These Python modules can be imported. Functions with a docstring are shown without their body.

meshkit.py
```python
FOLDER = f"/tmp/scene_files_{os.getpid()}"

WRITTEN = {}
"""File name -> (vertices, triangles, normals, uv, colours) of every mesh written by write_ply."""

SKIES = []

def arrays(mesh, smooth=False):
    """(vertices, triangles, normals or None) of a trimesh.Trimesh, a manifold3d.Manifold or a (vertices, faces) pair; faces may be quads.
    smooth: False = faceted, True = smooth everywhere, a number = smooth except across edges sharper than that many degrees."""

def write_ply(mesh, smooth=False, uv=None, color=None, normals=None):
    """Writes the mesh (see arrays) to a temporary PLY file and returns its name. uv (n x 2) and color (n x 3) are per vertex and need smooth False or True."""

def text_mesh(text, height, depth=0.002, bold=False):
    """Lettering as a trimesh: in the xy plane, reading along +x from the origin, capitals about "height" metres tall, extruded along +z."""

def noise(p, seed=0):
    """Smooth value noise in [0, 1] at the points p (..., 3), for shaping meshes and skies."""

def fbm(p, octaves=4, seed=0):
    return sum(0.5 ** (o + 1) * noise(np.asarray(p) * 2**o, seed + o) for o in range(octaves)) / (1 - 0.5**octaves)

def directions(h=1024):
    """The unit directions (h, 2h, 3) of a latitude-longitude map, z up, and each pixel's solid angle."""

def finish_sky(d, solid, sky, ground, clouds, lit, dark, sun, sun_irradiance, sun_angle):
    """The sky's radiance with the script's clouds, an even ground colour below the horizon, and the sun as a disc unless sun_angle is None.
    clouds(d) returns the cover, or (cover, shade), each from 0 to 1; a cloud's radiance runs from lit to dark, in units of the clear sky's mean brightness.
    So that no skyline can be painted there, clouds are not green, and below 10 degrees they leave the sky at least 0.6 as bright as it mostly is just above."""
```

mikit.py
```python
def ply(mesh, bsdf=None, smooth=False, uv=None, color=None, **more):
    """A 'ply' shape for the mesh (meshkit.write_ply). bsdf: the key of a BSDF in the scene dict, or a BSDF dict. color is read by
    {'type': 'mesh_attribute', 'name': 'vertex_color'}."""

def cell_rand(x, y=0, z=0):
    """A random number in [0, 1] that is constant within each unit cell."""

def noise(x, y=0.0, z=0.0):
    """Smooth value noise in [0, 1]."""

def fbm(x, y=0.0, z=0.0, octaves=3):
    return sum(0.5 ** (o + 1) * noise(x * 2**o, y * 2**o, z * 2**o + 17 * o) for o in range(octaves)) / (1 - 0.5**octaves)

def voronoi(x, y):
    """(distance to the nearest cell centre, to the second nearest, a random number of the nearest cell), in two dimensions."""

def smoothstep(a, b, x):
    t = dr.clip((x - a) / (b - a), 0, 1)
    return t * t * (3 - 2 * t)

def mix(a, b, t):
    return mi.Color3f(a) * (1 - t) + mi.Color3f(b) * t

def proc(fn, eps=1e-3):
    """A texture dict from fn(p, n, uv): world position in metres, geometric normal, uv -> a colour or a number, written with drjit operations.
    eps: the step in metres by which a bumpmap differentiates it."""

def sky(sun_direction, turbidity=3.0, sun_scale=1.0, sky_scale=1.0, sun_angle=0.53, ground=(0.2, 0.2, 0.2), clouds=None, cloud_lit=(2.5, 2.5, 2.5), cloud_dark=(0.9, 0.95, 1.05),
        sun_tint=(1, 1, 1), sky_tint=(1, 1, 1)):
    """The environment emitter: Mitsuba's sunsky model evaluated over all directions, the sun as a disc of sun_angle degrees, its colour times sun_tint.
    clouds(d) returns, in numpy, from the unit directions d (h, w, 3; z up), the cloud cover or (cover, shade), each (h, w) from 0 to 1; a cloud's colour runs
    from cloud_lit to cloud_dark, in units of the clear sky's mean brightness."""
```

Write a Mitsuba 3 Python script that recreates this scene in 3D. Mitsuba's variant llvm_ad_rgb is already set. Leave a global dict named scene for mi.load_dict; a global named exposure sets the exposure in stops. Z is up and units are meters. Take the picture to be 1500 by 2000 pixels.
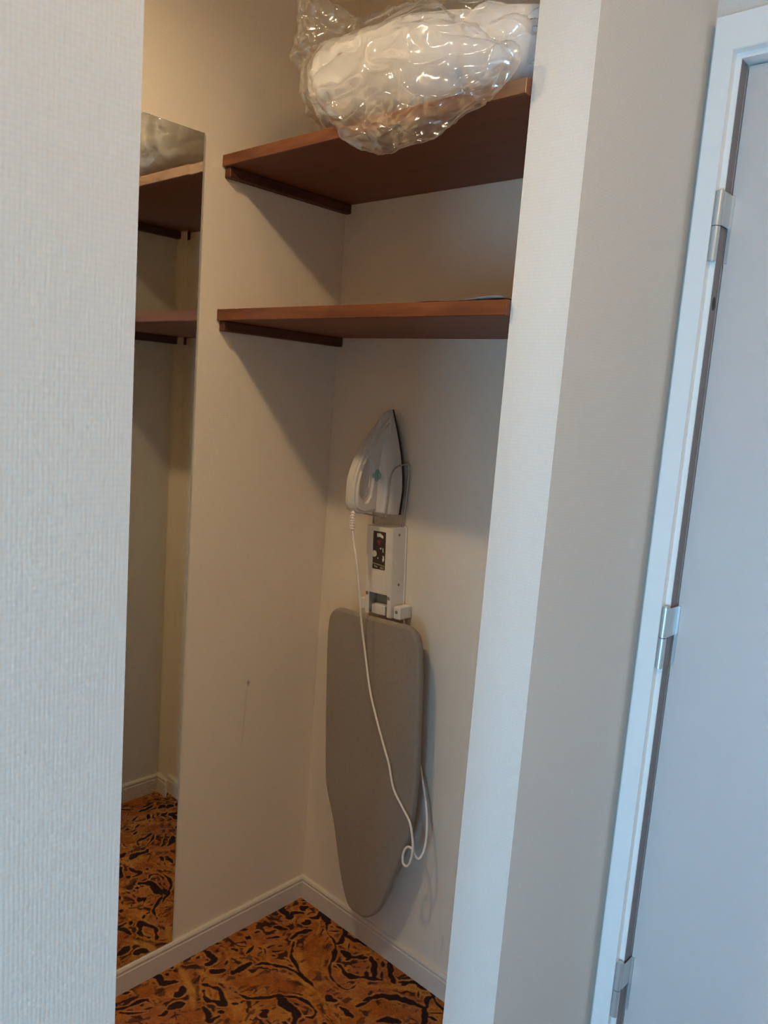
import math, random
import numpy as np, trimesh, manifold3d as m3
import drjit as dr, mitsuba as mi
import mikit, meshkit
from mikit import noise, fbm, smoothstep, mix
from shapely.geometry import Polygon, LineString, Point
from shapely import affinity
T = mi.ScalarTransform4f
scene, labels = {}, {}
rng = np.random.default_rng(7)

# ------------------------------------------------------------------ camera, light, exposure
CAM_POS = np.array([1.6048, -1.5002, 1.5])
YAW, PITCH, ROLL, FPIX = 0.7456, 0.1437, 0.0756, 1540.4
fwd = np.array([-math.sin(YAW) * math.cos(PITCH), math.cos(YAW) * math.cos(PITCH), -math.sin(PITCH)])
r0 = np.array([math.cos(YAW), math.sin(YAW), 0.0])
u0 = np.cross(r0, fwd)
up = -math.sin(ROLL) * r0 + math.cos(ROLL) * u0
scene['camera'] = {'type': 'perspective', 'fov': 2 * math.degrees(math.atan(750 / FPIX)), 'fov_axis': 'x', 'near_clip': 0.02, 'far_clip': 50.0,
                   'to_world': T().look_at(origin=CAM_POS.tolist(), target=(CAM_POS + fwd).tolist(), up=up.tolist())}
exposure = 0.0
LAMP_POS, LAMP_RADIUS, LAMP = (0.42, -1.08, 2.462), 0.05, (465.0, 365.0, 228.0)        # the warm downlight on the closet ceiling
HALL_POS, HALL_RADIUS, HALL = (1.78, -1.05, 2.47), 0.09, (98.0, 59.0, 21.0)           # the dimmer lamp on the corridor ceiling
DAYLIGHT = (6.3, 14.2, 22.8)                                                          # the window at the corridor's far end
CEIL = 2.52
X1, X2, YF, YN = 0.824, 0.934, -0.382, -1.125       # closet partition: inner and outer face, front end, end of the near wall
DW = 0.026                                          # plane of the door wall

# ------------------------------------------------------------------ helpers
def numbered(key):
    if key not in scene and key not in labels and not any(k.startswith(key + '__') for k in scene):
        return key
    for i in range(1, 1000):
        k = '%s_%03d' % (key, i)
        if k not in scene and k not in labels and not any(s.startswith(k + '__') for s in scene):
            return k

def thing(name, label=None, cat=None, group=None):
    key = numbered(name)
    labels[key] = {'label': label, 'category': cat}
    if group: labels[key]['group'] = group
    return key

def obj(name, mesh, mat, parent=None, smooth=False, label=None, **kw):
    key = numbered((parent + '__' if parent else '') + name)
    scene[key] = mikit.ply(mesh, mat, smooth=smooth, **kw)
    if label: labels.setdefault(key, {})['label'] = label
    return key

def struct(name, mesh, mat, label=None, smooth=False, **kw):
    scene[name] = mikit.ply(mesh, mat, smooth=smooth, **kw)
    labels[name] = {'kind': 'structure'}
    if label: labels[name]['label'] = label
    return name

cat = trimesh.util.concatenate

def box(x0, x1, y0, y1, z0, z1, c=0.0):
    if c <= 0:
        return trimesh.creation.box(bounds=[[x0, y0, z0], [x1, y1, z1]])
    P = []
    for a in (0, 1):
        for b in (0, 1):
            for d in (0, 1):
                X, Y, Z = (x0, x1)[a], (y0, y1)[b], (z0, z1)[d]
                sx, sy, sz = (c, -c)[a], (c, -c)[b], (c, -c)[d]
                P += [(X, Y + sy, Z + sz), (X + sx, Y, Z + sz), (X + sx, Y + sy, Z)]
    return trimesh.convex.convex_hull(np.array(P))

def prism(poly, axis, lo, hi):
    """poly in the two axes other than axis (in cyclic-free order), extruded along axis from lo to hi."""
    m = trimesh.creation.extrude_polygon(poly, hi - lo, engine='earcut')
    v = np.array(m.vertices)
    a, b, d = v[:, 0], v[:, 1], v[:, 2] + lo
    f = m.faces
    if axis == 'z': w = np.stack([a, b, d], 1)
    if axis == 'x': w = np.stack([d, a, b], 1)
    if axis == 'y': w = np.stack([a, d, b], 1); f = f[:, ::-1]
    return trimesh.Trimesh(w, f, process=False)

def spline(P, n=12):
    P = np.asarray(P, float)
    Q = np.vstack([2 * P[0] - P[1], P, 2 * P[-1] - P[-2]])
    out = []
    for i in range(1, len(Q) - 2):
        for t in np.linspace(0, 1, n, endpoint=False):
            a, b, c, d = Q[i - 1:i + 3]
            out.append(0.5 * (2 * b + (c - a) * t + (2 * a - 5 * b + 4 * c - d) * t * t + (3 * b - 3 * c + d - a) * t ** 3))
    out.append(P[-1])
    return np.array(out)

def tube(path, r, sides=12):
    path = np.asarray(path, float); n = len(path)
    r = np.broadcast_to(np.asarray(r, float), (n,))
    t = np.gradient(path, axis=0); t /= np.linalg.norm(t, axis=1, keepdims=True)
    a = np.cross(t[0], [0.31, 0.52, 0.8]); a /= np.linalg.norm(a)
    V = []
    for i in range(n):
        a = a - t[i] * (a @ t[i]); a /= np.linalg.norm(a)
        b = np.cross(t[i], a)
        th = np.linspace(0, 2 * np.pi, sides, endpoint=False)
        V.append(path[i] + r[i] * (np.cos(th)[:, None] * a + np.sin(th)[:, None] * b))
    V = np.vstack(V + [path[:1], path[-1:]])
    F = []
    for i in range(n - 1):
        for k in range(sides):
            p, q = i * sides + k, i * sides + (k + 1) % sides
            F += [(p, q, q + sides), (p, q + sides, p + sides)]
    c0, c1 = n * sides, n * sides + 1
    for k in range(sides):
        F += [(c0, (k + 1) % sides, k), (c1, (n - 1) * sides + k, (n - 1) * sides + (k + 1) % sides)]
    return trimesh.Trimesh(V, F, process=False)

def cyl(p, q, r, sides=20):
    return tube([p, (np.add(p, q)) / 2, q], r, sides)

def to_tri(m):
    k = m.to_mesh()
    return trimesh.Trimesh(k.vert_properties[:, :3], k.tri_verts, process=False)

def from_tri(t):
    t = trimesh.Trimesh(t.vertices, t.faces, process=True)
    return m3.Manifold(m3.Mesh(np.asarray(t.vertices, np.float32), np.asarray(t.faces, np.uint32)))

def ball(c, r, s=(1, 1, 1), n=32):
    return m3.Manifold.sphere(1.0, n).scale([r * s[0], r * s[1], r * s[2]]).translate(list(c))

def rounded_slab(poly, y0, y1, rad, steps=5):
    """A flat outline in x and z, from depth y0 (front) to y1, its edges rounded by rad."""
    rings = []
    pts = lambda p: np.array(p.exterior.coords)[:-1]
    n = 160
    def ring(inset, y):
        p = poly.buffer(-inset, join_style=1) if inset > 1e-6 else poly
        c = p.centroid; L = p.exterior
        s0 = L.project(Point(c.x, c.y + 10)) / L.length
        q = [L.interpolate(((s0 + k / n) % 1) * L.length) for k in range(n)]
        return np.array([(a.x, y, a.y) for a in q])
    ang = np.linspace(0, np.pi / 2, steps)
    for a in ang: rings.append(ring(rad * (1 - math.sin(a)), y0 + rad * (1 - math.cos(a))))
    for a in ang: rings.append(ring(rad * (1 - math.cos(a)), y1 - rad * (1 - math.sin(a))))
    V = np.vstack(rings); m = len(rings)
    F = []
    for i in range(m - 1):
        for k in range(n):
            p, q = i * n + k, i * n + (k + 1) % n
            F += [(p, q, q + n), (p, q + n, p + n)]
    V = np.vstack([V, rings[0].mean(0), rings[-1].mean(0)])
    for k in range(n):
        F += [(m * n, (k + 1) % n, k), (m * n + 1, (m - 1) * n + k, (m - 1) * n + (k + 1) % n)]
    t = trimesh.Trimesh(V, F, process=False)
    if t.volume < 0: t.invert()
    return t

# ------------------------------------------------------------------ materials
def rgb(*c): return {'type': 'rgb', 'value': list(c)}
def plain(c, rough=0.5, spec=0.5, **kw):
    return {'type': 'twosided', 'bsdf': {'type': 'principled', 'base_color': rgb(*c), 'roughness': rough, 'specular': spec, **kw}}

def weave(p, n):
    """Height 0..1 of the woven glass-fibre wallpaper: thick level rows crossed by finer upright threads."""
    h = dr.select(dr.abs(n.x) > 0.5, p.y, p.x)
    wob = 1.2 * (noise(h * 60, p.z * 60, 3) - 0.5)
    row = 0.5 + 0.5 * dr.cos(2 * dr.pi * (p.z / 0.0054) + wob)
    col = 0.5 + 0.5 * dr.cos(2 * dr.pi * (h / 0.0043) + 1.4 * (noise(h * 60, p.z * 60, 8) - 0.5))
    return 0.36 * dr.sqrt(row) + 0.30 * dr.sqrt(col) + 0.34 * noise(h * 330, p.z * 330, 1)

WALL = (0.56, 0.525, 0.475)
def wall_color(p, n, uv):
    h = weave(p, n)
    t = 0.94 + 0.09 * h + 0.05 * (fbm(p.x * 3 + p.y * 3, p.z * 3, 2) - 0.5)
    return mi.Color3f(*WALL) * t
LAMP_TINT = (1.18, 1.08, 0.95)      # lamp light put into the closet paper's colour: lighter and warmer than the corridor's
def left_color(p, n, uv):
    c = wall_color(p, n, uv) * mi.Color3f(*LAMP_TINT)
    spot = dr.exp(-(dr.square((p.y + 0.243) / 0.0042) + dr.square((p.z - 0.722) / 0.007)))
    run = dr.exp(-dr.square((p.y + 0.246 + 0.05 * (0.722 - p.z)) / 0.0035)) * smoothstep(0.50, 0.60, p.z) * (1 - smoothstep(0.70, 0.722, p.z))
    return mix(c, (0.20, 0.16, 0.12), dr.clip(0.85 * spot + 0.16 * run, 0, 1))
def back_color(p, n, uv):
    c = wall_color(p, n, uv) * mi.Color3f(*LAMP_TINT)
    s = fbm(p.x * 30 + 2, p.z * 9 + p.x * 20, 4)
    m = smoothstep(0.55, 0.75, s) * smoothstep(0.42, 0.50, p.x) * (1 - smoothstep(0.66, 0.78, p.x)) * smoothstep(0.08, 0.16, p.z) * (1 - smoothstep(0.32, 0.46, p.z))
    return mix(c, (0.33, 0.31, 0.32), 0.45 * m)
def weave_height(p, n, uv): return weave(p, n)

def papered(fn):
    return {'type': 'twosided', 'bsdf': {'type': 'bumpmap', 'arbitrary': mikit.proc(weave_height, eps=4e-4), 'scale': 0.00042,
            'bsdf': {'type': 'principled', 'base_color': mikit.proc(fn), 'roughness': 0.72, 'specular': 0.3}}}
scene['wallpaper'] = papered(wall_color)
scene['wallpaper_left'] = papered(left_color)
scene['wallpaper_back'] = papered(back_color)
scene['ceiling_paint'] = plain((0.72, 0.70, 0.66), 0.8, 0.2)
scene['white_gloss'] = plain((0.70, 0.71, 0.69), 0.34)
scene['skirting_paint'] = plain((0.57, 0.505, 0.43), 0.4)
scene['strip_grey'] = plain((0.17, 0.155, 0.16), 0.6)
scene['door_paint'] = plain((0.50, 0.475, 0.455), 0.45)
scene['door_edge'] = plain((0.40, 0.38, 0.37), 0.5)
scene['hinge_metal'] = {'type': 'twosided', 'bsdf': {'type': 'principled', 'base_color': rgb(0.48, 0.52, 0.53), 'metallic': 0.55, 'roughness': 0.36}}
scene['dark_gap'] = plain((0.03, 0.035, 0.04), 0.7)
scene['mirror_silver'] = {'type': 'twosided', 'bsdf': {'type': 'conductor', 'material': 'none', 'specular_reflectance': rgb(0.80, 0.80, 0.74)}}
scene['mirror_edge'] = plain((0.30, 0.36, 0.32), 0.2)
def wood(p, n, uv):
    g = fbm(p.x * 3.0 + 11, p.y * 70 + 6 * noise(p.x * 4, p.y * 9, 1), p.z * 70)
    f = fbm(p.x * 14, p.y * 400, p.z * 400)
    pores = smoothstep(0.62, 0.8, f)
    tone = mix((0.098, 0.022, 0.0065), (0.150, 0.041, 0.0115), smoothstep(0.25, 0.75, g))
    return tone * (1 - 0.3 * pores) * (0.80 + 0.45 * noise(p.x * 11, p.y * 3, p.z * 3))
scene['mahogany'] = {'type': 'twosided', 'bsdf': {'type': 'principled', 'base_color': mikit.proc(wood), 'roughness': 0.33, 'specular': 0.5}}
def dark_wood(p, n, uv): return mi.Color3f(0.135, 0.043, 0.0185) * (0.88 + 0.24 * fbm(p.x * 2.5, p.y * 45, 3))
scene['mahogany_underside'] = {'type': 'twosided', 'bsdf': {'type': 'principled', 'base_color': mikit.proc(dark_wood), 'roughness': 0.5, 'specular': 0.4}}
def batten_wood(p, n, uv): return wood(p.yxz if hasattr(p, 'yxz') else mi.Point3f(p.y, p.x, p.z), n, uv) * 0.50
scene['batten_wood'] = {'type': 'twosided', 'bsdf': {'type': 'principled', 'base_color': mikit.proc(batten_wood), 'roughness': 0.55}}
def cotton(p, n, uv):
    return mi.Color3f(0.70, 0.68, 0.665) * (0.95 + 0.1 * fbm(p.x * 25, p.y * 25, p.z * 25))
scene['white_cotton'] = {'type': 'twosided', 'bsdf': {'type': 'principled', 'base_color': mikit.proc(cotton), 'roughness': 0.85, 'specular': 0.15, 'sheen': 0.3}}
scene['clear_plastic'] = {'type': 'blendbsdf', 'weight': 0.085, 'film': {'type': 'thindielectric', 'int_ior': 1.5},
                          'haze': {'type': 'twosided', 'bsdf': {'type': 'principled', 'base_color': rgb(0.88, 0.86, 0.82), 'metallic': 0.75, 'roughness': 0.14}}}
def felt(p, n, uv):
    f = 0.90 + 0.2 * fbm(p.x * 260, p.z * 260, 1) * 0.8 + 0.10 * (fbm(p.x * 6, p.z * 6, 7) - 0.5)
    crease = dr.exp(-dr.square((p.x - 0.285 + 0.09 * (p.z - 0.9)) / 0.006)) * smoothstep(0.55, 0.75, p.z)
    return mi.Color3f(0.250, 0.208, 0.165) * f * (1 - 0.10 * crease)
scene['board_cover_cloth'] = {'type': 'twosided', 'bsdf': {'type': 'principled', 'base_color': mikit.proc(felt), 'roughness': 0.8, 'specular': 0.2, 'sheen': 0.3}}
scene['board_wood'] = plain((0.30, 0.19, 0.12), 0.6)
scene['white_plastic'] = plain((0.60, 0.57, 0.52), 0.32)
scene['iron_plastic'] = plain((0.52, 0.48, 0.44), 0.28)
scene['iron_sole'] = {'type': 'twosided', 'bsdf': {'type': 'principled', 'base_color': rgb(0.045, 0.036, 0.03), 'metallic': 0.4, 'roughness': 0.3}}
scene['wire_metal'] = {'type': 'twosided', 'bsdf': {'type': 'principled', 'base_color': rgb(0.36, 0.32, 0.28), 'metallic': 0.7, 'roughness': 0.35}}
scene['screw_metal'] = plain((0.17, 0.15, 0.14), 0.4)
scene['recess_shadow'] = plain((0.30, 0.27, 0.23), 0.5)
scene['label_black'] = plain((0.030, 0.020, 0.018), 0.3)
scene['label_red'] = plain((0.16, 0.018, 0.018), 0.4)
scene['label_white'] = plain((0.52, 0.48, 0.45), 0.5)
scene['label_tan'] = plain((0.22, 0.185, 0.12), 0.5)
scene['sticker_teal'] = plain((0.19, 0.33, 0.29), 0.45)
scene['cord_plastic'] = plain((0.70, 0.63, 0.57), 0.45)
scene['film_white'] = plain((0.66, 0.57, 0.50), 0.35)
scene['carpet'] = {'type': 'twosided', 'bsdf': {'type': 'diffuse', 'reflectance': {'type': 'mesh_attribute', 'name': 'vertex_color'}}}
def emits(c): return {'type': 'area', 'radiance': rgb(*c)}

# ------------------------------------------------------------------ carpet: a drawn paisley, colours on a fine floor grid
BLACK = [(0.0032,[(0.146,-0.288),(0.156,-0.266),(0.181,-0.248),(0.208,-0.23)]),(0.0032,[(0.187,-0.248),(0.206,-0.232),(0.237,-0.222),(0.261,-0.22),(0.289,-0.22),(0.316,-0.224)]),(0.0085,[(0.132,-0.29),(0.132,-0.32),(0.131,-0.346)]),(0.0142,[(0.13,-0.344),(0.132,-0.345)]),(0.0071,[(0.082,-0.386),(0.098,-0.38),(0.105,-0.367),(0.108,-0.356)]),(0.0071,[(0.016,-0.357),(0.03,-0.355),(0.06,-0.353),(0.064,-0.381),(0.053,-0.381)]),(0.0124,[(0.059,-0.379),(0.062,-0.378)]),(0.0071,[(0.024,-0.384),(0.026,-0.383)]),(0.0028,[(0.189,-0.38),(0.208,-0.377),(0.229,-0.367),(0.256,-0.334),(0.267,-0.31),(0.284,-0.294)]),(0.0028,[(0.269,-0.314),(0.292,-0.288),(0.315,-0.273),(0.344,-0.269),(0.37,-0.274),(0.379,-0.291),(0.369,-0.302)]),(0.0053,[(0.115,-0.426),(0.138,-0.414),(0.156,-0.406),(0.183,-0.416),(0.203,-0.425),(0.178,-0.439),(0.157,-0.448),(0.134,-0.437)]),(0.008,[(0.089,-0.47),(0.103,-0.483),(0.101,-0.498)]),(0.0089,[(0.138,-0.495),(0.13,-0.51),(0.128,-0.534)]),(0.0044,[(0.13,-0.535),(0.135,-0.554),(0.126,-0.564)]),(0.0062,[(0.01,-0.505),(0.02,-0.495),(0.044,-0.503),(0.052,-0.488),(0.066,-0.469)]),(0.0089,[(0.025,-0.473),(0.026,-0.472)]),(0.0035,[(0.046,-0.626),(0.058,-0.602),(0.061,-0.576),(0.066,-0.56),(0.086,-0.554)]),(0.0021,[(0.061,-0.625),(0.085,-0.602),(0.1,-0.577)]),(0.0053,[(0.18,-0.47),(0.203,-0.472),(0.222,-0.482),(0.226,-0.468),(0.227,-0.456)]),(0.0053,[(0.215,-0.447),(0.221,-0.441)]),(0.0053,[(0.277,-0.372),(0.29,-0.361),(0.29,-0.375),(0.301,-0.373)]),(0.0089,[(0.283,-0.315),(0.3,-0.307)]),(0.0035,[(0.214,-0.409),(0.222,-0.401)]),(0.0106,[(0.023,-0.086),(0.027,-0.085)]),(0.0035,[(0.044,-0.212),(0.053,-0.194)]),(0.0044,[(0.063,-0.153),(0.092,-0.134)]),(0.0027,[(0.086,-0.2),(0.103,-0.169)]),(0.0062,[(0.045,-0.24),(0.055,-0.236)]),(0.0032,[(0.011,-0.235),(0.02,-0.217)]),(0.0044,[(0.057,-0.296),(0.075,-0.289)]),(0.0035,[(0.098,-0.276),(0.085,-0.243)]),(0.0018,[(0.085,-0.331),(0.095,-0.345)]),(0.0018,[(0.114,-0.23),(0.138,-0.244)]),(0.0021,[(0.144,-0.23),(0.154,-0.226)]),(0.0021,[(0.13,-0.198),(0.137,-0.184)]),(0.0053,[(0.015,-0.1),(0.022,-0.084),(0.058,-0.097),(0.051,-0.073),(0.069,-0.053)]),(0.0071,[(0.096,-0.068),(0.108,-0.07),(0.101,-0.085)]),(0.0053,[(0.141,-0.085),(0.132,-0.103),(0.126,-0.124),(0.128,-0.151)]),(0.0035,[(0.145,-0.153),(0.162,-0.175),(0.183,-0.193),(0.209,-0.203),(0.243,-0.216),(0.277,-0.221)]),(0.0071,[(0.11,-0.013),(0.14,-0.017),(0.15,-0.036)]),(0.0032,[(0.171,-0.019),(0.197,-0.012)]),(0.0012,[(0.172,-0.052),(0.2,-0.024)]),(0.0025,[(0.154,-0.039),(0.182,-0.059),(0.21,-0.064),(0.241,-0.085),(0.263,-0.114),(0.279,-0.142),(0.309,-0.165),(0.337,-0.171),(0.364,-0.168),(0.374,-0.153),(0.372,-0.134)]),(0.006,[(0.24,-0.086),(0.259,-0.106),(0.27,-0.12)]),(0.0044,[(0.216,-0.035),(0.231,-0.054),(0.227,-0.072)]),(0.0014,[(0.249,-0.04),(0.267,-0.061)]),(0.0032,[(0.283,-0.077),(0.301,-0.064),(0.307,-0.043)]),(0.0044,[(0.291,-0.089),(0.291,-0.076)]),(0.0039,[(0.278,-0.124),(0.298,-0.121),(0.329,-0.13),(0.355,-0.113),(0.386,-0.088),(0.41,-0.069)]),(0.008,[(0.329,-0.134),(0.355,-0.117)]),(0.0035,[(0.355,-0.082),(0.376,-0.095)]),(0.0062,[(0.347,-0.038),(0.384,-0.081)]),(0.0032,[(0.383,-0.049),(0.403,-0.071)]),(0.0044,[(0.416,-0.044),(0.432,-0.057)]),(0.0044,[(0.441,-0.044),(0.47,-0.013)]),(0.0071,[(0.466,-0.013),(0.505,-0.012)]),(0.0062,[(0.346,-0.215),(0.368,-0.22),(0.377,-0.209)]),(0.0071,[(0.425,-0.158),(0.435,-0.126),(0.464,-0.096),(0.496,-0.078),(0.543,-0.062)]),(0.0071,[(0.541,-0.064),(0.565,-0.087),(0.574,-0.103)]),(0.0028,[(0.425,-0.186),(0.432,-0.164),(0.434,-0.15)]),(0.0071,[(0.492,-0.181),(0.506,-0.159),(0.53,-0.143)]),(0.0053,[(0.4,-0.218),(0.429,-0.218),(0.443,-0.219)]),(0.0089,[(0.278,-0.314),(0.301,-0.318),(0.323,-0.31),(0.35,-0.318),(0.362,-0.336)]),(0.0053,[(0.343,-0.353),(0.351,-0.349)]),(0.0035,[(0.408,-0.285),(0.414,-0.281)])]
GOLD = [(0.0097,[(0.015,-0.437),(0.085,-0.451),(0.129,-0.466),(0.162,-0.485)]),(0.0064,[(0.064,-0.406),(0.09,-0.402),(0.126,-0.392),(0.152,-0.375)]),(0.0042,[(0.063,-0.003),(0.141,-0.054),(0.166,-0.086)]),(0.0039,[(0.391,-0.122),(0.431,-0.083),(0.477,-0.043),(0.537,-0.023)]),(0.0032,[(0.207,-0.256),(0.254,-0.241),(0.303,-0.228),(0.347,-0.232),(0.39,-0.256)]),(0.0025,[(0.018,-0.321),(0.054,-0.313),(0.085,-0.331)]),(0.0018,[(0.063,-0.54),(0.088,-0.526),(0.098,-0.503)]),(0.0053,[(0.167,-0.4),(0.208,-0.411),(0.237,-0.401)]),(0.0025,[(0.24,-0.127),(0.275,-0.167),(0.311,-0.188),(0.355,-0.187),(0.389,-0.172)]),(0.0018,[(0.168,-0.155),(0.193,-0.181),(0.242,-0.203)])]
RUST = [(0.0266,[(0.181,-0.112),(0.224,-0.146),(0.25,-0.169)]),(0.0195,[(0.178,-0.34),(0.22,-0.279)]),(0.0195,[(0.232,-0.284),(0.268,-0.268)]),(0.0195,[(0.03,-0.549),(0.042,-0.541)]),(0.0195,[(0.468,-0.164),(0.516,-0.11)]),(0.0159,[(0.176,-0.513),(0.199,-0.509)])]
def seg_dist(P, line, hw, taper):
    """Distance to the edge of a stroke of half-width hw, thinner towards its ends by taper."""
    d = np.full(len(P), 9.0)
    L = np.asarray(line, float)
    run = np.r_[0, np.cumsum(np.hypot(*np.diff(L, axis=0).T))]
    for i, (a, b) in enumerate(zip(L[:-1], L[1:])):
        ab = b - a; t = np.clip(((P - a) @ ab) / max(ab @ ab, 1e-12), 0, 1)
        s = (run[i] + t * (run[i + 1] - run[i])) / max(run[-1], 1e-9)
        h = hw * (1 - taper + taper * np.sin(np.pi * np.clip(s, 0.02, 0.98)) ** 0.7)
        d = np.minimum(d, np.hypot(*(P - a - t[:, None] * ab).T) - h)
    return d

def motif_copies():
    C = np.array([0.315, -0.395])
    base = [lambda q: q, lambda q: 2 * C - q]
    out = []
    for i in range(-1, 5):
        for j in range(-3, 2):
            for b in base:
                out.append((lambda q, b=b, i=i, j=j: b(q) + np.array([0.60 * i + 0.13 * j, 0.70 * j + 0.02 * i])))
    return out

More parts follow.
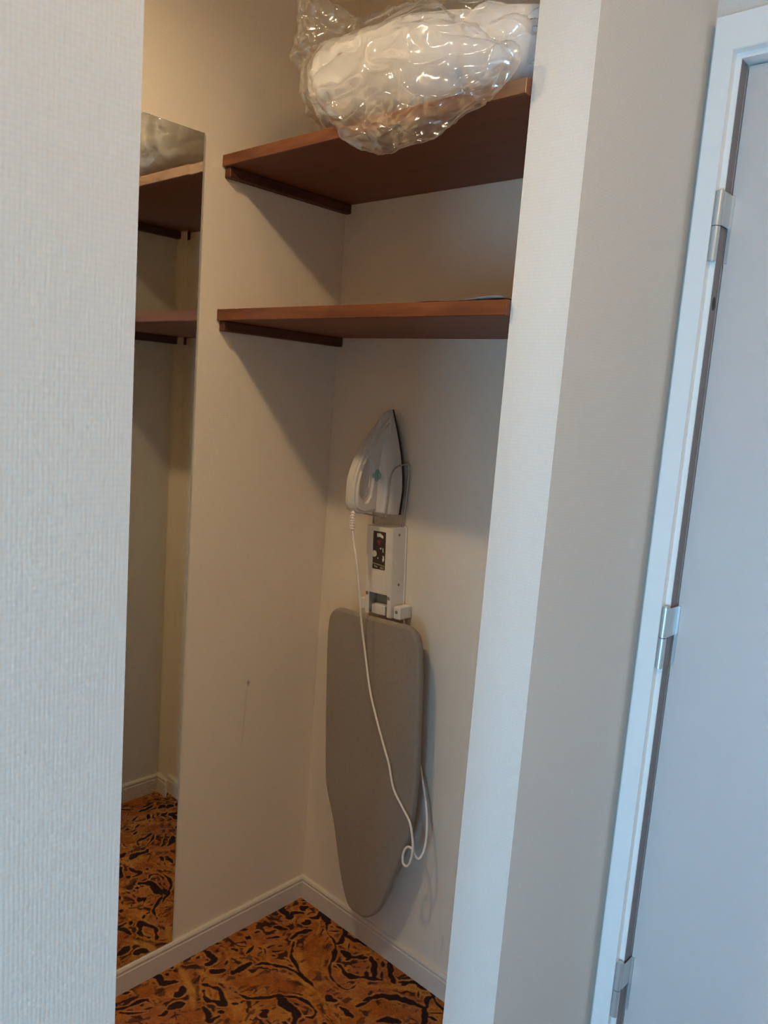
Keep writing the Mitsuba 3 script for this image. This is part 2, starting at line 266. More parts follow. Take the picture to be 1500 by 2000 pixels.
def carpet_colors(P):
    n3 = lambda s, k, o=4: meshkit.fbm(np.c_[P * s, np.full(len(P), k)], o, seed=int(k))
    w = np.c_[meshkit.noise(np.c_[P * 13, np.full(len(P), 3.1)], 5), meshkit.noise(np.c_[P * 13, np.full(len(P), 7.3)], 6)] - 0.5
    w2 = np.c_[meshkit.noise(np.c_[P * 34, np.full(len(P), 1.7)], 15), meshkit.noise(np.c_[P * 34, np.full(len(P), 9.3)], 16)] - 0.5
    Q = P + 0.050 * w + 0.020 * w2
    mixin = lambda c, m, k: c * (1 - m[:, None]) + m[:, None] * np.array(k)
    # ground: rust to orange, in soft streaks that follow the warped leaf shapes
    streak = meshkit.fbm(np.c_[Q * [60, 46], np.full(len(P), 5.0)], 3, seed=31)
    tone = np.clip((n3(15, 4.0) - 0.3) / 0.4, 0, 1)
    col = mixin(np.tile([0.235, 0.070, 0.017], (len(P), 1)), tone, (0.335, 0.115, 0.026))
    col = mixin(col, 0.55 * np.clip((streak - 0.52) / 0.12, 0, 1), (0.390, 0.170, 0.045))
    col = mixin(col, 0.45 * np.clip((0.46 - streak) / 0.12, 0, 1), (0.190, 0.052, 0.018))
    col = mixin(col, 0.5 * np.clip((n3(21, 15.0) - 0.53) / 0.1, 0, 1), (0.270, 0.090, 0.046))
    near = np.full(len(P), 9.0)
    gold = np.zeros(len(P)); black = np.zeros(len(P)); rust = np.zeros(len(P))
    edge = 0.0024 * (meshkit.noise(np.c_[P * 260, np.full(len(P), 1.0)], 2) - 0.5) + 0.0075 * (meshkit.noise(np.c_[P * 75, np.full(len(P), 1.0)], 3) - 0.5)
    lo, hi = P.min(0), P.max(0)
    for fn in motif_copies():
        for store, strokes, soft in ((rust, RUST, 0.012), (gold, GOLD, 0.004), (black, BLACK, 0.0008)):
            for hw, pts in strokes:
                L = fn(np.asarray(pts, float))
                a, b = L.min(0) - hw - 0.035, L.max(0) + hw + 0.035
                if (b < lo).any() or (a > hi).any(): continue
                ix = np.nonzero(((P > a) & (P < b)).all(1))[0]
                if not len(ix): continue
                if len(L) > 2: L = spline(np.c_[L, 0 * L[:, 0]], 5)[:, :2]
                dark = store is black
                grow = 1.32 * hw + 0.0004 if dark else hw
                d = seg_dist(P[ix], L, grow, 0.72 if dark else 0.3) + edge[ix] * min(1, grow / 0.006)
                store[ix] = np.maximum(store[ix], np.clip(0.5 - d / (2 * soft), 0, 1))
                if store is black: near[ix] = np.minimum(near[ix], d)
    # small leaves between the big motifs: dark gaps along warped contour lines, thickening and thinning
    f1 = meshkit.fbm(np.c_[Q * [22, 17], np.full(len(P), 2.2)], 2, seed=11)
    f2 = meshkit.fbm(np.c_[Q[:, ::-1] * [31, 40], np.full(len(P), 6.2)], 2, seed=12)
    thick = np.clip((n3(33, 21.0, 2) - 0.34) / 0.34, 0, 1)
    leaf = np.maximum(np.clip((0.055 * thick - np.abs(f1 - 0.5)) / 0.010 + 0.1, 0, 1), np.clip((0.055 * thick - np.abs(f2 - 0.48)) / 0.010 + 0.1, 0, 1))
    leaf *= np.clip((n3(40, 41.0, 2) - 0.30) / 0.04, 0, 1)
    tick = np.clip((meshkit.fbm(np.c_[Q * [95, 60], np.full(len(P), 8.0)], 2, seed=52) - 0.66) / 0.05, 0, 1)
    leaf = np.maximum(leaf, 0.75 * tick) * np.clip((near - 0.004) / 0.003, 0, 1) * (1 - 0.92 * rust) * (1 - 0.8 * gold)
    halo = np.clip((near - 0.0006) / 0.0008, 0, 1) * np.clip((0.0042 - near) / 0.0008, 0, 1)
    col = mixin(col, 0.70 * rust, (0.290, 0.078, 0.018))
    col = mixin(col, 0.6 * halo * (0.3 + 0.7 * thick), (0.400, 0.185, 0.060))
    dots = rust * np.clip((meshkit.noise(np.c_[P * 120, np.full(len(P), 4.0)], 61) - 0.62) / 0.1, 0, 1)
    col = mixin(col, 0.35 * dots, (0.130, 0.060, 0.022))
    col = mixin(col, 0.68 * gold, (0.400, 0.185, 0.045))
    col = mixin(col, np.maximum(black, 0.93 * leaf), (0.024, 0.013, 0.014))
    grain = 0.74 + 0.52 * rng.random(len(P))[:, None]
    return np.clip(1.12 * col * grain, 0, 1)

def floor_patch(x0, x1, y0, y1, step):
    nx, ny = int(round((x1 - x0) / step)) + 1, int(round((y1 - y0) / step)) + 1
    X, Y = np.meshgrid(np.linspace(x0, x1, nx), np.linspace(y0, y1, ny))
    P = np.c_[X.ravel(), Y.ravel()]
    i = (np.arange(ny - 1)[:, None] * nx + np.arange(nx - 1)).ravel()
    F = np.vstack([np.c_[i, i + 1, i + nx + 1], np.c_[i, i + nx + 1, i + nx]])
    return np.c_[P, np.zeros(len(P))], F, carpet_colors(P)

parts = [floor_patch(-0.005, X2, YN, 0.004, 0.0021), floor_patch(-0.005, X2, -1.95, YN, 0.006), floor_patch(X2, 2.16, -1.95, DW + 0.004, 0.006), floor_patch(X2, 2.16, -3.0, -1.95, 0.016)]
V, F, C, o = [], [], [], 0
for v, f, c in parts:
    V.append(v); F.append(f + o); C.append(c); o += len(v)
struct('floor', (np.vstack(V), np.vstack(F)), 'carpet', 'orange and black paisley patterned carpet', color=np.vstack(C))

# ------------------------------------------------------------------ the setting
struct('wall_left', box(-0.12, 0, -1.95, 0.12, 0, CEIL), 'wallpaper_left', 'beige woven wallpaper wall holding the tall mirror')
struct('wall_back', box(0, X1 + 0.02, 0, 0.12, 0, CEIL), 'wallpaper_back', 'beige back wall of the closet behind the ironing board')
struct('wall_right', box(X1, X2, YF, 0.12, 0, CEIL), 'wallpaper', 'narrow wallpapered end of the partition between closet and door')
struct('wall_near', box(X1, X2, -3.0, YN, 0, CEIL), 'wallpaper', 'near wall with woven wallpaper at the left of the closet opening')
struct('wall_front', box(-0.12, X1, -2.05, -1.95, 0, CEIL), 'wallpaper')
FX0, FX1, HEAD0, HEAD1 = 0.947, 0.983, 2.162, 2.224          # door frame: outer and inner edge, underside and top of its head
LX0, LX1 = 0.993, 1.862                                      # door leaf
struct('wall_door', cat([box(X2, FX0 + 0.012, DW, 0.14, 0, CEIL), box(FX0 + 0.012, 1.905, DW, 0.14, HEAD1 - 0.012, CEIL), box(1.905, 2.16, DW, 0.14, 0, CEIL)]), 'wallpaper', 'wall around the white door frame')
struct('wall_corridor', box(2.16, 2.28, -3.0, 0.14, 0, CEIL), 'wallpaper')
WX0, WX1, WZ0, WZ1 = 1.00, 2.10, 0.02, 1.13
struct('wall_window', cat([box(X1, WX0, -3.12, -3.0, 0, CEIL), box(WX1, 2.28, -3.12, -3.0, 0, CEIL), box(WX0, WX1, -3.12, -3.0, 0, WZ0), box(WX0, WX1, -3.12, -3.0, WZ1, CEIL)]), 'wallpaper')
struct('ceiling', box(-0.12, 2.28, -3.12, 0.14, CEIL, CEIL + 0.1), 'ceiling_paint')
# the daylit window behind the camera: frame, one mullion, two bright panes
xm = (WX0 + WX1) / 2
struct('window_1', cat([box(WX0, WX1, -3.06, -3.0, WZ0, WZ0 + 0.05, .004), box(WX0, WX1, -3.06, -3.0, WZ1 - 0.05, WZ1, .004), box(WX0, WX0 + 0.05, -3.06, -3.0, WZ0 + .05, WZ1 - .05, .004), box(WX1 - 0.05, WX1, -3.06, -3.0, WZ0 + .05, WZ1 - .05, .004), box(xm - 0.03, xm + 0.03, -3.06, -3.0, WZ0 + .05, WZ1 - .05, .004)]), 'white_gloss')
for a, b in ((WX0 + 0.05, xm - 0.03), (xm + 0.03, WX1 - 0.05)):
    k = obj('pane', box(a, b, -3.045, -3.035, WZ0 + 0.05, WZ1 - 0.05), 'white_gloss', 'window_1')
    scene[k]['emitter'] = emits(DAYLIGHT)

def skirting(name, axis, a, b, at, sign, label=None, ends=(0, 0)):
    """A moulded baseboard running along an axis from a to b on the wall plane 'at', facing sign."""
    prof = [(0, 0), (0.0105, 0), (0.0105, 0.050), (0.0085, 0.0525), (0.0085, 0.0555), (0.0100, 0.0575), (0.0102, 0.0610), (0.0080, 0.0655), (0.0045, 0.0675), (0, 0.0675)]
    q = [(at + sign * u, z) for u, z in prof]
    V, F, n = [], [], len(q)
    for e, s, m in ((0, a, ends[0]), (1, b, ends[1])):
        for (u, z), (pu, pz) in zip(q, prof):
            along = s + m * pu
            V.append((u, along, z) if axis == 'y' else (along, u, z))
    for k in range(n):
        l = (k + 1) % n
        F += [(k, l, l + n), (k, l + n, k + n)]
    V = np.array(V, float)
    caps = trimesh.creation.triangulate_polygon(Polygon(prof), engine='earcut')[1]
    F += [tuple(c) for c in caps] + [tuple(c[::-1] + n) for c in caps]
    t = trimesh.Trimesh(V, F, process=False)
    t.fix_normals()
    struct(name, t, 'skirting_paint', label)
skirting('baseboard_left', 'y', -1.95, 0.0, 0.0, 1, 'cream moulded baseboard under the mirror', (0, -1))
skirting('baseboard_back', 'x', 0.0, X1, 0.0, -1, 'cream moulded baseboard along the closet back wall', (1, -1))
skirting('baseboard_right', 'y', YF, 0.0, X1, -1, None, (0, -1))
skirting('baseboard_front', 'x', X1, X2, YF, -1)
skirting('baseboard_side', 'y', YF, DW, X2, 1)
skirting('baseboard_near', 'y', -3.0, YN, X2, 1)

# door frame (rebated jambs and head) and leaf
OX1 = 1.917                                                  # outer edge of the lock jamb
from shapely.geometry import box as rect
inner = lambda m, h: rect(FX0 + m, -0.1, OX1 - m, h)
LXR = OX1 - (LX0 - FX0)
def frame_layer(out_in, in_m, in_h, y0, y1):
    p = rect(FX0 + out_in, 0, OX1 - out_in, HEAD1 - out_in).difference(inner(in_m, in_h))
    return prism(p, 'y', y0, y1)
struct('trim_1', cat([frame_layer(0, FX1 - FX0, HEAD0, 0.0012, 0.020), frame_layer(0.0012, FX1 - FX0 + 0.0012, HEAD0 + 0.0012, 0.0, 0.0012), frame_layer(0, LX0 - FX0, HEAD0 - 0.010, 0.020, DW), frame_layer(0.012, LX0 - FX0, HEAD0 - 0.010, DW, 0.14)]), 'white_gloss', 'white rebated frame around the grey door')
obj('reveal_strip', cat([box(LX0 - 0.0002, LX0 + 0.0008, 0.0225, 0.0490, 0.004, HEAD0 - 0.011), box(LXR - 0.0008, LXR + 0.0002, 0.0225, 0.0490, 0.004, HEAD0 - 0.011)]), 'strip_grey', 'trim_1', label='dark grey strip added on the door frame reveal')  # added dark strip that makes the reveal faces darker than the frame
struct('door_1', box(LX0 + 0.0035, LXR - 0.0035, 0.050, 0.092, 0.006, HEAD0 - 0.0135, .0012), 'door_paint', 'plain grey door with three steel hinges')
for zc in (1.859, 1.069, 0.290):
    key = numbered('door_1__hinge')
    g = 0.0008
    kx, ky, kr = FX1 + 0.0068, 0.0105, 0.0078
    sc = [cyl((kx, ky, zc + g), (kx, ky, zc + 0.062), kr, 28), cyl((kx, ky, zc + 0.062), (kx, ky, zc + 0.0635), kr * 0.7, 20), cyl((kx, ky, zc + 0.0635), (kx, ky, zc + 0.0645), kr * 0.35, 16)]
    scene[key] = mikit.ply(cat([box(LX0 + 0.0036, LX0 + 0.0105, 0.0480, 0.0500, zc - 0.0615, zc + 0.062, .0006), box(LX0 + 0.0036, LX0 + 0.0056, 0.0150, 0.0490, zc + 0.002, zc + 0.0615, .0005), box(kx, LX0 + 0.0056, 0.0142, 0.0166, zc + 0.002, zc + 0.0615, .0003)]), 'hinge_metal')
    labels[key] = {'label': 'steel hinge'}
    scene[key + '__upper_knuckle'] = mikit.ply(cat(sc), 'hinge_metal', smooth=35)
    scene[key + '__lower_knuckle'] = mikit.ply(cat([cyl((kx, ky, zc - 0.062), (kx, ky, zc - g), kr, 28), cyl((kx, ky, zc - 0.0635), (kx, ky, zc - 0.062), kr * 0.7, 20)]), 'hinge_metal', smooth=35)
    scene[key + '__pin_gap'] = mikit.ply(cyl((kx, ky, zc - g), (kx, ky, zc + g), kr * 0.86, 20), 'dark_gap', smooth=35)
# the dark slot in the jamb's rebate below the upper hinge
slot = affinity.scale(Point(0, 0).buffer(1, 24), 0.0075, 0.0125)
slot = affinity.translate(slot, 0.036, 1.722)
obj('slot', prism(slot, 'x', LX0 + 0.0004, LX0 + 0.0012), 'dark_gap', 'trim_1', label='dark oval slot')

# ------------------------------------------------------------------ lamps
t = thing('ceiling_lamp', 'round warm downlight on the closet ceiling', 'lamp')
ring = trimesh.creation.annulus(LAMP_RADIUS + 0.002, LAMP_RADIUS + 0.012, CEIL - LAMP_POS[2] + 0.012, sections=48)
ring.apply_translation([LAMP_POS[0], LAMP_POS[1], (CEIL + LAMP_POS[2] - 0.012) / 2])
obj('housing', ring, 'white_gloss', t, 35)
th = np.linspace(0, 2 * np.pi, 40, endpoint=False)
g = trimesh.Trimesh(np.vstack([np.c_[LAMP_POS[0] + LAMP_RADIUS * np.cos(th), LAMP_POS[1] + LAMP_RADIUS * np.sin(th), np.full(40, LAMP_POS[2])], [LAMP_POS]]), [(40, (i + 1) % 40, i) for i in range(40)], process=False)
k = obj('lens', g, 'white_gloss', t); scene[k]['emitter'] = emits(LAMP)
t = thing('corridor_lamp', 'round white lamp on the corridor ceiling by the door', 'lamp')
obj('base', cyl((HALL_POS[0], HALL_POS[1], 2.505), (HALL_POS[0], HALL_POS[1], CEIL), HALL_RADIUS * 0.8, 28), 'white_gloss', t, 35)
g = trimesh.creation.icosphere(3, HALL_RADIUS); g.apply_scale([1, 1, 0.42]); g.apply_translation(HALL_POS)
k = obj('diffuser', g, 'white_gloss', t, True); scene[k]['emitter'] = emits(HALL)

# ------------------------------------------------------------------ mirror
MY0, MY1, MZ0, MZ1, BV = -1.06, -0.450, 0.0695, 2.0525, 0.033
t = thing('wall_mirror', 'tall narrow frameless mirror on the left wall beside the shelves', 'mirror')
obj('glass', box(0.0, 0.0040, MY0 + BV, MY1 - BV, MZ0, MZ1), 'mirror_silver', t)
d = BV * math.tan(math.radians(0.95))
def bevel(ya, yb, xa, xb):
    V = np.array([(0, ya, MZ0), (xa, ya, MZ0), (0, yb, MZ0), (xb, yb, MZ0), (0, ya, MZ1), (xa, ya, MZ1), (0, yb, MZ1), (xb, yb, MZ1)], float)
    return trimesh.convex.convex_hull(V)
obj('bevel', bevel(MY1 - BV, MY1, 0.0040, 0.0040 + d), 'mirror_silver', t)
obj('bevel', bevel(MY0, MY0 + BV, 0.0040 + d, 0.0040), 'mirror_silver', t)
obj('edge', box(0.0, 0.0047, MY1, MY1 + 0.0012, MZ0, MZ1), 'mirror_edge', t)

# ------------------------------------------------------------------ shelves
def shelf(z0, z1, depth, label):
    t = thing('closet_shelf', label, 'shelf', 'closet shelves')
    obj('board', box(0.0008, X1 - 0.0008, -depth + 0.004, -0.0005, z0, z1, .0008), 'mahogany_underside', t)
    obj('front_edge', box(0.0008, X1 - 0.0008, -depth, -depth + 0.004, z0, z1, .0012), 'mahogany', t, label='reddish glossy front edge')
    for a, b in ((0.0006, 0.0215), (X1 - 0.0215, X1 - 0.0006)):
        obj('batten', box(a, b, -depth + (0.008 if a < 0.5 else 0.045), -0.0006, z0 - 0.0235, z0, .0015), 'batten_wood', t, label='dark supporting batten')
    return t
shelf(1.9955, 2.0205, 0.3964, 'upper dark wood closet shelf carrying the bagged pillow')
shelf(1.6500, 1.6760, 0.3937, 'lower empty dark wood closet shelf above the iron')

# thin white film lying along the right end of the lower shelf's front
n = 40
xs = np.linspace(0.62, X1 - 0.012, n); V = []
for i, x in enumerate(xs):
    s = i / (n - 1)
    lift = 0.0008 + 0.0038 * s ** 1.6 + 0.0012 * math.sin(9 * s)
    for yy, e in ((-0.392 + 0.006 * math.sin(5 * s), 1.0), (-0.36, 0.55), (-0.32, 0.15)):
        V.append((x, yy, 1.6762 + lift * e))
V = np.array(V); W = V + [0, 0, 0.0006]
F = []
for i in range(n - 1):
    for j in range(2):
        a = i * 3 + j; F += [(a, a + 3, a + 4), (a, a + 4, a + 1)]
m = n * 3
Fb = [(a, c, b) for a, b, c in F]
F2 = [tuple(np.array(f) + m) for f in F]
R = []
for i in range(n - 1):
    for j, s in ((0, 1), (2, -1)):
        a, b = i * 3 + j, i * 3 + 3 + j
        R += [(a, b, b + m), (a, b + m, a + m)][::1]
film = trimesh.Trimesh(np.vstack([V, W]), Fb + F2 + R, process=False)
k = obj('plastic_sheet', film, 'film_white', None, True)
labels[k] = {'label': 'thin white sheet lying on the right end of the lower shelf', 'category': 'sheet'}

# ------------------------------------------------------------------ pillow in its clear bag
def clip_to_shelf(v, gap):
    z1, yf = 2.0205 + gap, -0.3964 - gap
    v = v.copy()
    bad = (v[:, 2] < z1) & (v[:, 1] > yf)
    dz, dy = z1 - v[:, 2], v[:, 1] - yf
    top = bad & (dz <= dy); front = bad & ~top
    v[top, 2] = z1; v[front, 1] = yf
    v[:, 0] = np.clip(v[:, 0], 0.02, X1 - gap if True else 9)
    return v
pil = m3.Manifold.batch_hull([ball((0.330, -0.285, 2.122), 0.094, (1.0, 1.35, 1.0)), ball((0.52, -0.285, 2.122), 0.099, (1, 1.35, 1)), ball((0.700, -0.270, 2.108), 0.088, (1, 1.35, 1)), ball((0.78, -0.28, 2.10), 0.075, (0.5, 1.35, 1))])
pm = to_tri(pil.refine_to_length(0.009)); trimesh.smoothing.filter_taubin(pm, iterations=20)
v = np.array(pm.vertices)
nn = np.array(pm.vertex_normals)
u = v[:, 0]
fold = np.zeros(len(v))
for c, w, h in ((0.300, 0.010, -0.010), (0.322, 0.009, 0.007), (0.342, 0.009, -0.011), (0.365, 0.010, 0.006), (0.66, 0.012, -0.010), (0.69, 0.014, 0.008)):
    s = u - c + 0.10 * (v[:, 2] - 2.13) ** 2 * 10 - 0.12 * np.abs(v[:, 2] - 2.13)
    fold += h * np.exp(-(s / w) ** 2) * np.clip((-v[:, 1] - 0.22) / 0.1, 0, 1)
fold += 0.016 * (meshkit.fbm(v * [7, 9, 9], 3, seed=3) - 0.5) + 0.009 * (meshkit.fbm(v * [6, 26, 26] + 5, 2, seed=8) - 0.5)
# a long soft crease where the cloth is folded over near the top
s = v[:, 2] - (2.182 + 0.05 * np.sin((u - 0.33) * 9)); fold -= 0.008 * np.exp(-(s / 0.007) ** 2) * ((u > 0.33) & (u < 0.6))
v = clip_to_shelf(v + nn * fold[:, None], 0.0012)
pm = trimesh.Trimesh(v, pm.faces, process=False)
k = obj('pillow', pm, 'white_cotton', None, True)
labels[k] = {'label': 'white rolled pillow packed in clear plastic on the upper shelf', 'category': 'pillow'}

bag = m3.Manifold.batch_hull([ball((0.330, -0.285, 2.126), 0.108, (1.0, 1.33, 1.0)), ball((0.52, -0.285, 2.126), 0.112, (1, 1.33, 1)), ball((0.700, -0.270, 2.112), 0.101, (1, 1.33, 1)), ball((0.775, -0.28, 2.10), 0.088, (0.5, 1.35, 1))])
sag = m3.Manifold.batch_hull([ball((0.385, -0.425, 2.11), 0.042), ball((0.440, -0.435, 2.030), 0.034), ball((0.500, -0.440, 1.985), 0.030), ball((0.575, -0.443, 1.962), 0.030), ball((0.66, -0.440, 1.970), 0.028), ball((0.74, -0.430, 2.005), 0.026), ball((0.795, -0.420, 2.040), 0.022), ball((0.60, -0.40, 2.12), 0.06)])
flap = m3.Manifold.batch_hull([ball((0.345, -0.42, 2.10), 0.040, (1, .5, 1)), ball((0.307, -0.44, 2.165), 0.018, (1, .5, 1)), ball((0.318, -0.445, 2.235), 0.008), ball((0.335, -0.445, 2.256), 0.006), ball((0.41, -0.385, 2.19), 0.020, (1, .4, 1))])
bm = to_tri((bag + sag + flap).refine_to_length(0.0055)); trimesh.smoothing.filter_taubin(bm, iterations=30)
v = np.array(bm.vertices); nn = np.array(bm.vertex_normals)
def ridges(q, seed): return 1 - 2 * np.abs(meshkit.noise(q, seed) - 0.5)
w = meshkit.noise(v * 9, 2)[:, None] * [[0.05, -0.04, 0.06]]
cr = 0.0100 * ridges((v + w) * [8, 22, 14], 4) ** 5 - 0.0080 * ridges((v - 2 * w) * [10, 17, 21], 21) ** 6 + 0.0034 * ridges((v + 1.5 * w) * [17, 30, 34], 9) ** 5 - 0.0020 * ridges((v - w) * [30, 38, 24], 33) ** 4 + 0.0010 * ridges((v + w) * [70, 60, 75], 14) ** 3 - 0.001
v = clip_to_shelf(v + nn * cr[:, None], 0.0009)
bm = trimesh.Trimesh(v, bm.faces, process=False)
k = obj('plastic_bag', bm, 'clear_plastic', None, True)
labels[k] = {'label': 'crumpled clear plastic bag around the pillow, hanging over the upper shelf', 'category': 'bag'}

# ------------------------------------------------------------------ ironing board
OUT = [(0.134, 0.932), (0.153, 0.94), (0.226, 0.942), (0.334, 0.948), (0.394, 0.951), (0.413, 0.945), (0.426, 0.93), (0.436, 0.897), (0.445, 0.835), (0.455, 0.688), (0.461, 0.573), (0.456, 0.444), (0.436, 0.361), (0.408, 0.274), (0.388, 0.216), (0.374, 0.18), (0.351, 0.151), (0.326, 0.134), (0.297, 0.131), (0.262, 0.141), (0.228, 0.208), (0.186, 0.346), (0.147, 0.445), (0.133, 0.571), (0.123, 0.7), (0.115, 0.828), (0.115, 0.892), (0.121, 0.918)]
q = np.array(OUT); q = np.vstack([q, q[:1]])
poly = Polygon(spline(q, 6)[:, :2]).buffer(-0.018).buffer(0.018)
t = thing('ironing_board', 'grey beige padded ironing board hanging nose down on the back wall', 'ironing board')
obj('cover', rounded_slab(poly, -0.0765, -0.0540, 0.0085), 'board_cover_cloth', t, 50, label='grey beige cloth cover')
obj('backing', rounded_slab(poly.buffer(-0.016), -0.0535, -0.0360, 0.003, 4), 'board_wood', t, 50, label='tan wooden backing edge')
obj('hinge_arm', cat([box(0.244, 0.258, -0.0355, -0.0255, 0.72, 0.926, .001), box(0.290, 0.304, -0.0355, -0.0255, 0.72, 0.926, .001)]), 'white_plastic', t)

# ------------------------------------------------------------------ wall unit that carries board and iron (drawn upright, then tilted a little)
TILT = T().translate([0.258, 0, 1.18]).rotate([0, 1, 0], -3.2).translate([-0.258, 0, -1.18])
def tilted(m):
    m = m.copy(); m.apply_transform(np.array(TILT.matrix)); return m
t = thing('ironing_station', 'white wall unit with black label between the iron and ironing board', 'wall unit')
obj('backplate', tilted(box(0.208, 0.3065, -0.006, -0.0005, 0.930, 1.178, .0012)), 'white_plastic', t)
shape = Polygon([(0.212, 1.175), (0.304, 1.175), (0.304, 0.946), (0.291, 0.946), (0.291, 1.003), (0.226, 1.003), (0.226, 0.946), (0.212, 0.946)])
obj('housing', tilted(cat([prism(shape, 'y', -0.0520, -0.0500), box(0.212, 0.214, -0.050, -0.006, 0.946, 1.175), box(0.302, 0.304, -0.050, -0.006, 0.946, 1.175), box(0.214, 0.302, -0.050, -0.006, 1.173, 1.175), box(0.2135, 0.2160, -0.0532, -0.0520, 0.95, 1.174), box(0.2985, 0.3030, -0.0536, -0.0520, 0.95, 1.174)])), 'white_plastic', t)
obj('panel', tilted(box(0.232, 0.286, -0.0528, -0.0520, 1.006, 1.058, .0003)), 'white_plastic', t)
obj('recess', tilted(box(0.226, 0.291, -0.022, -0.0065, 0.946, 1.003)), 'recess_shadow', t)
obj('hinge_block', tilted(box(0.231, 0.277, -0.046, -0.0225, 0.946, 0.972, .002)), 'white_plastic', t)
obj('clip', tilted(box(0.186, 0.2115, -0.046, -0.001, 0.951, 0.981, .002)), 'white_plastic', t)
obj('bracket', tilted(box(0.3075, 0.3300, -0.046, -0.001, 0.945, 0.977, .002)), 'white_plastic', t)
for x, z in ((0.2195, 0.999), (0.2975, 0.996)):
    obj('screw', tilted(cyl((x, -0.0536, z), (x, -0.0515, z), 0.0046, 18)), 'screw_metal', t, 35)
for y, z in ((-0.029, 1.158), (-0.026, 1.030)):
    obj('screw', tilted(cyl((0.3035, y, z), (0.3050, y, z), 0.0034, 14)), 'screw_metal', t, 35)
obj('screw', tilted(cyl((0.3185, -0.0475, 0.964), (0.3185, -0.0455, 0.964), 0.0040, 16)), 'screw_metal', t, 35)
lab = obj('label_plate', tilted(prism(Polygon([(0.236, 1.066), (0.279, 1.066), (0.279, 1.163), (0.236, 1.163)]).buffer(-0.002).buffer(0.002), 'y', -0.0530, -0.0519)), 'label_black', t, label='black printed label')
def print_on(name, pts, mat, smooth_r=0.0):
    p = Polygon(pts)
    if smooth_r: p = p.buffer(-smooth_r).buffer(smooth_r)
    obj(name, tilted(prism(p, 'y', -0.0534, -0.0529)), mat, lab)
def blob(cx, cz, rx, rz, n=20): return [(cx + rx * math.cos(a), cz + rz * math.sin(a)) for a in np.linspace(0, 2 * math.pi, n, endpoint=False)]
print_on('print', [(0.248, 1.158), (0.262, 1.159), (0.266, 1.155), (0.271, 1.154), (0.271, 1.146), (0.264, 1.148), (0.258, 1.150), (0.250, 1.148)], 'label_white')
print_on('print', [(0.249, 1.141), (0.266, 1.141), (0.258, 1.125)], 'label_red')
print_on('print', blob(0.2635, 1.120, 0.0022, 0.0026), 'label_white')
print_on('print', [(0.2695, 1.122), (0.2725, 1.121), (0.2735, 1.111), (0.2710, 1.110)], 'label_white')
print_on('print', [p for p in blob(0.2415, 1.1045, 0.0085, 0.0085) if p[0] >= 0.2365], 'label_white')
print_on('print', [(0.270, 1.103), (0.276, 1.101), (0.277, 1.090), (0.272, 1.086), (0.269, 1.092), (0.272, 1.097)], 'label_white')
print_on('print', blob(0.2545, 1.0945, 0.0018, 0.0024), 'label_white')
print_on('print', [(0.2375, 1.0815), (0.278, 1.0775), (0.278, 1.0745), (0.2375, 1.0785)], 'label_tan')
print_on('print', [(0.242, 1.0755), (0.254, 1.0735), (0.254, 1.0690), (0.242, 1.0705)], 'label_tan')
print_on('print', [(0.263, 1.0735), (0.276, 1.0725), (0.276, 1.0675), (0.263, 1.0680)], 'label_tan')
# bent wire that carries the iron: a loop on each side, joined under the heel
wire = []
for s in (1, -1):
    cx = 0.243
    wire.append(spline([(cx + s * 0.052, -0.008, 1.180), (cx + s * 0.058, -0.010, 1.24), (cx + s * 0.060, -0.010, 1.325), (cx + s * 0.061, -0.016, 1.338), (cx + s * 0.060, -0.040, 1.337), (cx + s * 0.059, -0.062, 1.328), (cx + s * 0.058, -0.073, 1.308), (cx + s * 0.056, -0.074, 1.26), (cx + s * 0.052, -0.074, 1.215), (cx + s * 0.048, -0.073, 1.2065), (cx, -0.073, 1.2045)], 7))
obj('wire_cradle', cat([tube(w_, 0.0020, 10) for w_ in wire] + [cyl((0.243 - s * 0.052, -0.008, 1.170), (0.243 - s * 0.052, -0.008, 1.182), 0.003) for s in (1, -1)]), 'wire_metal', t, 40, label='bent grey wire holding the iron')

# ------------------------------------------------------------------ iron: nose up, sole to the wall.  local: x across, u out from the sole, w along from the heel
IX, IY, IZ, IL = 0.243, -0.017, 1.2095, 0.262
def sole_outline(scale=1.0, half=0.056, w0=0.0, w1=1.0, k=1.0):
    w = np.linspace(0, 1, 40)
    hw = half * np.clip(1 - np.clip((w - 0.22) / 0.78, 0, 1) ** (1.75 * k), 0, 1) * (0.90 + 0.10 * np.clip(w / 0.22, 0, 1))
    hw = np.maximum(hw, 0.0015)
    ww = (w0 + (w1 - w0) * w) * IL
    return [(a * scale, b) for a, b in zip(hw, ww)] + [(-a * scale, b) for a, b in zip(hw[::-1], ww[::-1])]
def layer(pts, u): return np.array([(IX + a, IY - u, IZ + b) for a, b in pts])
sole = trimesh.convex.convex_hull(np.vstack([layer(sole_outline(1.0, .0575), 0.001), layer(sole_outline(1.0, .0575), 0.0045)]))
skirt = [layer(sole_outline(0.985), 0.006), layer(sole_outline(0.985, w1=0.992), 0.018), layer(sole_outline(0.93, w0=0.006, w1=0.965), 0.036), layer(sole_outline(0.72, w0=0.015, w1=0.90), 0.052), layer(sole_outline(0.40, w0=0.02, w1=0.80), 0.062)]
body = from_tri(trimesh.convex.convex_hull(np.vstack(skirt)))
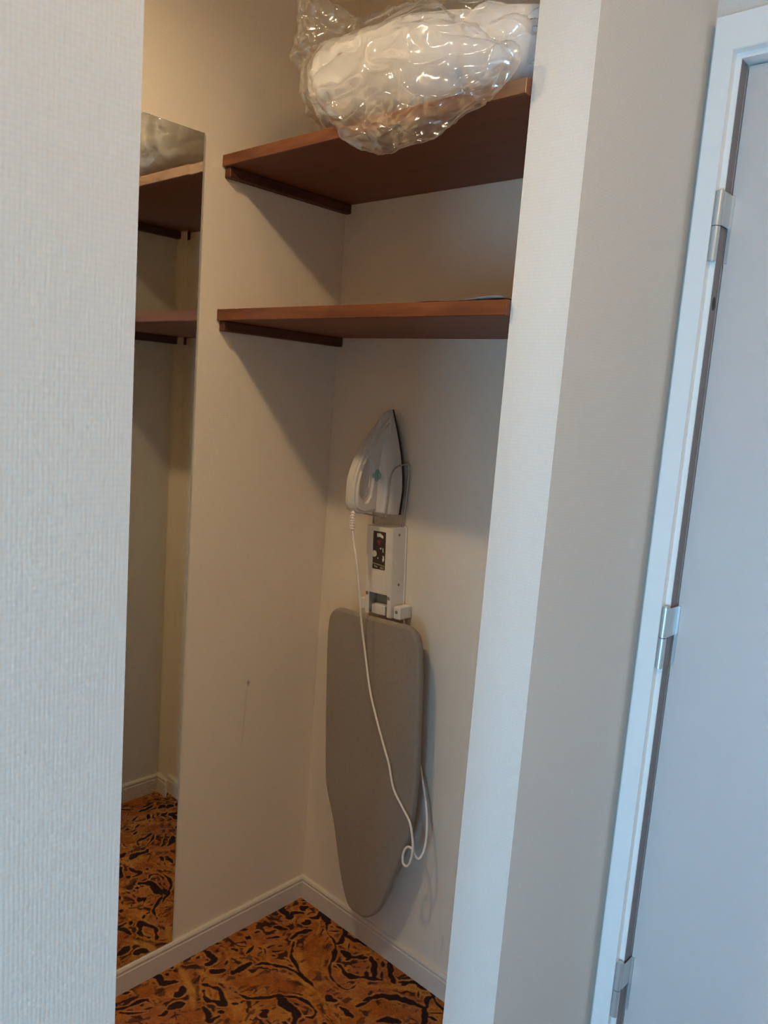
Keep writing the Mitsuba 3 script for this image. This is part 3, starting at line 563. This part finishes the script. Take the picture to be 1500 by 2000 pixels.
# side view of the handle in (u, w): closed loop with a long hole
side = spline(np.array([(0.020, 0.004), (0.075, 0.002), (0.118, 0.004), (0.136, 0.020), (0.1395, 0.060), (0.134, 0.100), (0.118, 0.140), (0.094, 0.178), (0.062, 0.214), (0.034, 0.238), (0.020, 0.238), (0.020, 0.004)]), 8)[:, :2]
hole = spline(np.array([(0.090, 0.050), (0.100, 0.040), (0.110, 0.048), (0.1155, 0.075), (0.1110, 0.106), (0.102, 0.126), (0.093, 0.134), (0.088, 0.118), (0.087, 0.085), (0.090, 0.050)]), 8)[:, :2]
loop = Polygon(side).difference(Polygon(hole))
def handle(half):
    layers = []
    for a in (0.0, 0.35, 0.7, 1.0):
        inset = 0.010 * (1 - math.sqrt(max(0, 1 - a * a)))
        layers.append((inset, half * a))
    out = None
    for (i0, h0), (i1, h1) in zip(layers[:-1], layers[1:]):
        p = loop.buffer(-i1)
        for s in (1, -1):
            lo, hi = sorted((s * h0 - 0.0001 * (h0 > 0), s * h1))
            m = prism(p, 'x', lo, hi)
            vv = np.array(m.vertices)
            m = trimesh.Trimesh(np.c_[IX + vv[:, 0], IY - vv[:, 1], IZ + vv[:, 2]], m.faces[:, ::-1], process=False)
            m.fix_normals()
            k_ = from_tri(m)
            out = k_ if out is None else out + k_
    return out
shell = to_tri((body + handle(0.0215)).refine_to_length(0.004))
shell = trimesh.Trimesh(shell.vertices, shell.faces, process=True)
trimesh.smoothing.filter_taubin(shell, iterations=10)
t = thing('clothes_iron', 'white clothes iron stored nose up in the wire holder on the wall', 'iron')
obj('body', shell, 'iron_plastic', t, True)
obj('soleplate', sole, 'iron_sole', t, label='dark soleplate')
# round teal sticker on the flank, pressed onto the body
rings, seg, cy, cz, sr = 6, 36, -0.0850, 1.3080, 0.0150
flat = [(0.0, 0.0)] + [(sr * i / rings * math.cos(2 * math.pi * k / seg), sr * i / rings * math.sin(2 * math.pi * k / seg)) for i in range(1, rings + 1) for k in range(seg)]
orig = np.array([(IX + 0.2, cy + 0.68 * p, cz + q) for p, q in flat])
loc, idx, _ = shell.ray.intersects_location(orig, np.tile([-1.0, 0, 0], (len(orig), 1)), multiple_hits=False)
X = np.full(len(orig), np.nan); X[idx] = loc[:, 0]
X[X < IX + 0.008] = np.nan                                   # through the handle's opening: the sticker stays taut there
X = np.where(np.isnan(X), np.nanmin(X), X)
top_ = np.c_[X + 0.0009, orig[:, 1:]]; V = np.vstack([top_, top_ - [0.0006, 0, 0]]); n = len(top_)
F = [(0, 1 + k, 1 + (k + 1) % seg) for k in range(seg)]
for i in range(rings - 1):
    for k in range(seg):
        p, q = 1 + i * seg + k, 1 + i * seg + (k + 1) % seg
        F += [(p, p + seg, q + seg), (p, q + seg, q)]
rim = [(1 + (rings - 1) * seg + k, 1 + (rings - 1) * seg + (k + 1) % seg) for k in range(seg)]
F = F + [(a_ + n, c_ + n, b_ + n) for a_, b_, c_ in F] + [t_ for p, q in rim for t_ in ((p, p + n, q + n), (p, q + n, q))]
ds = trimesh.Trimesh(V, F, process=False)
obj('sticker', ds, 'sticker_teal', t, label='round teal sticker')
relief = [np.array((0.247, -0.140, 1.222)), np.array((0.250, -0.145, 1.205)), np.array((0.252, -0.146, 1.190)), np.array((0.252, -0.145, 1.173))]
P = spline(relief, 24)
obj('strain_relief', tube(P, 0.0060 + 0.0016 * np.sign(np.sin(np.linspace(0, 8 * 2 * np.pi, len(P)))), 14), 'cord_plastic', t, 40)
CORD = [(0.252, -0.145, 1.178), (0.257, -0.141, 1.14), (0.266, -0.135, 1.091), (0.266, -0.115, 0.997), (0.263, -0.1, 0.934), (0.268, -0.085, 0.858), (0.293, -0.083, 0.763), (0.319, -0.083, 0.703), (0.352, -0.083, 0.639), (0.377, -0.083, 0.593), (0.4, -0.083, 0.534), (0.432, -0.083, 0.5), (0.462, -0.085, 0.473), (0.477, -0.088, 0.44), (0.483, -0.09, 0.413), (0.481, -0.092, 0.38), (0.471, -0.093, 0.362), (0.458, -0.092, 0.364), (0.454, -0.09, 0.385), (0.46, -0.086, 0.404), (0.472, -0.082, 0.406), (0.49, -0.075, 0.384), (0.496, -0.062, 0.402), (0.487, -0.045, 0.44), (0.467, -0.030, 0.494), (0.438, -0.025, 0.572), (0.414, -0.022, 0.63), (0.402, -0.020, 0.681), (0.366, -0.015, 0.791), (0.330, -0.010, 0.925), (0.322, -0.010, 0.945)]
obj('cord', tube(spline(CORD, 7), 0.0031, 10), 'cord_plastic', t, True, label='thin white mains cord')
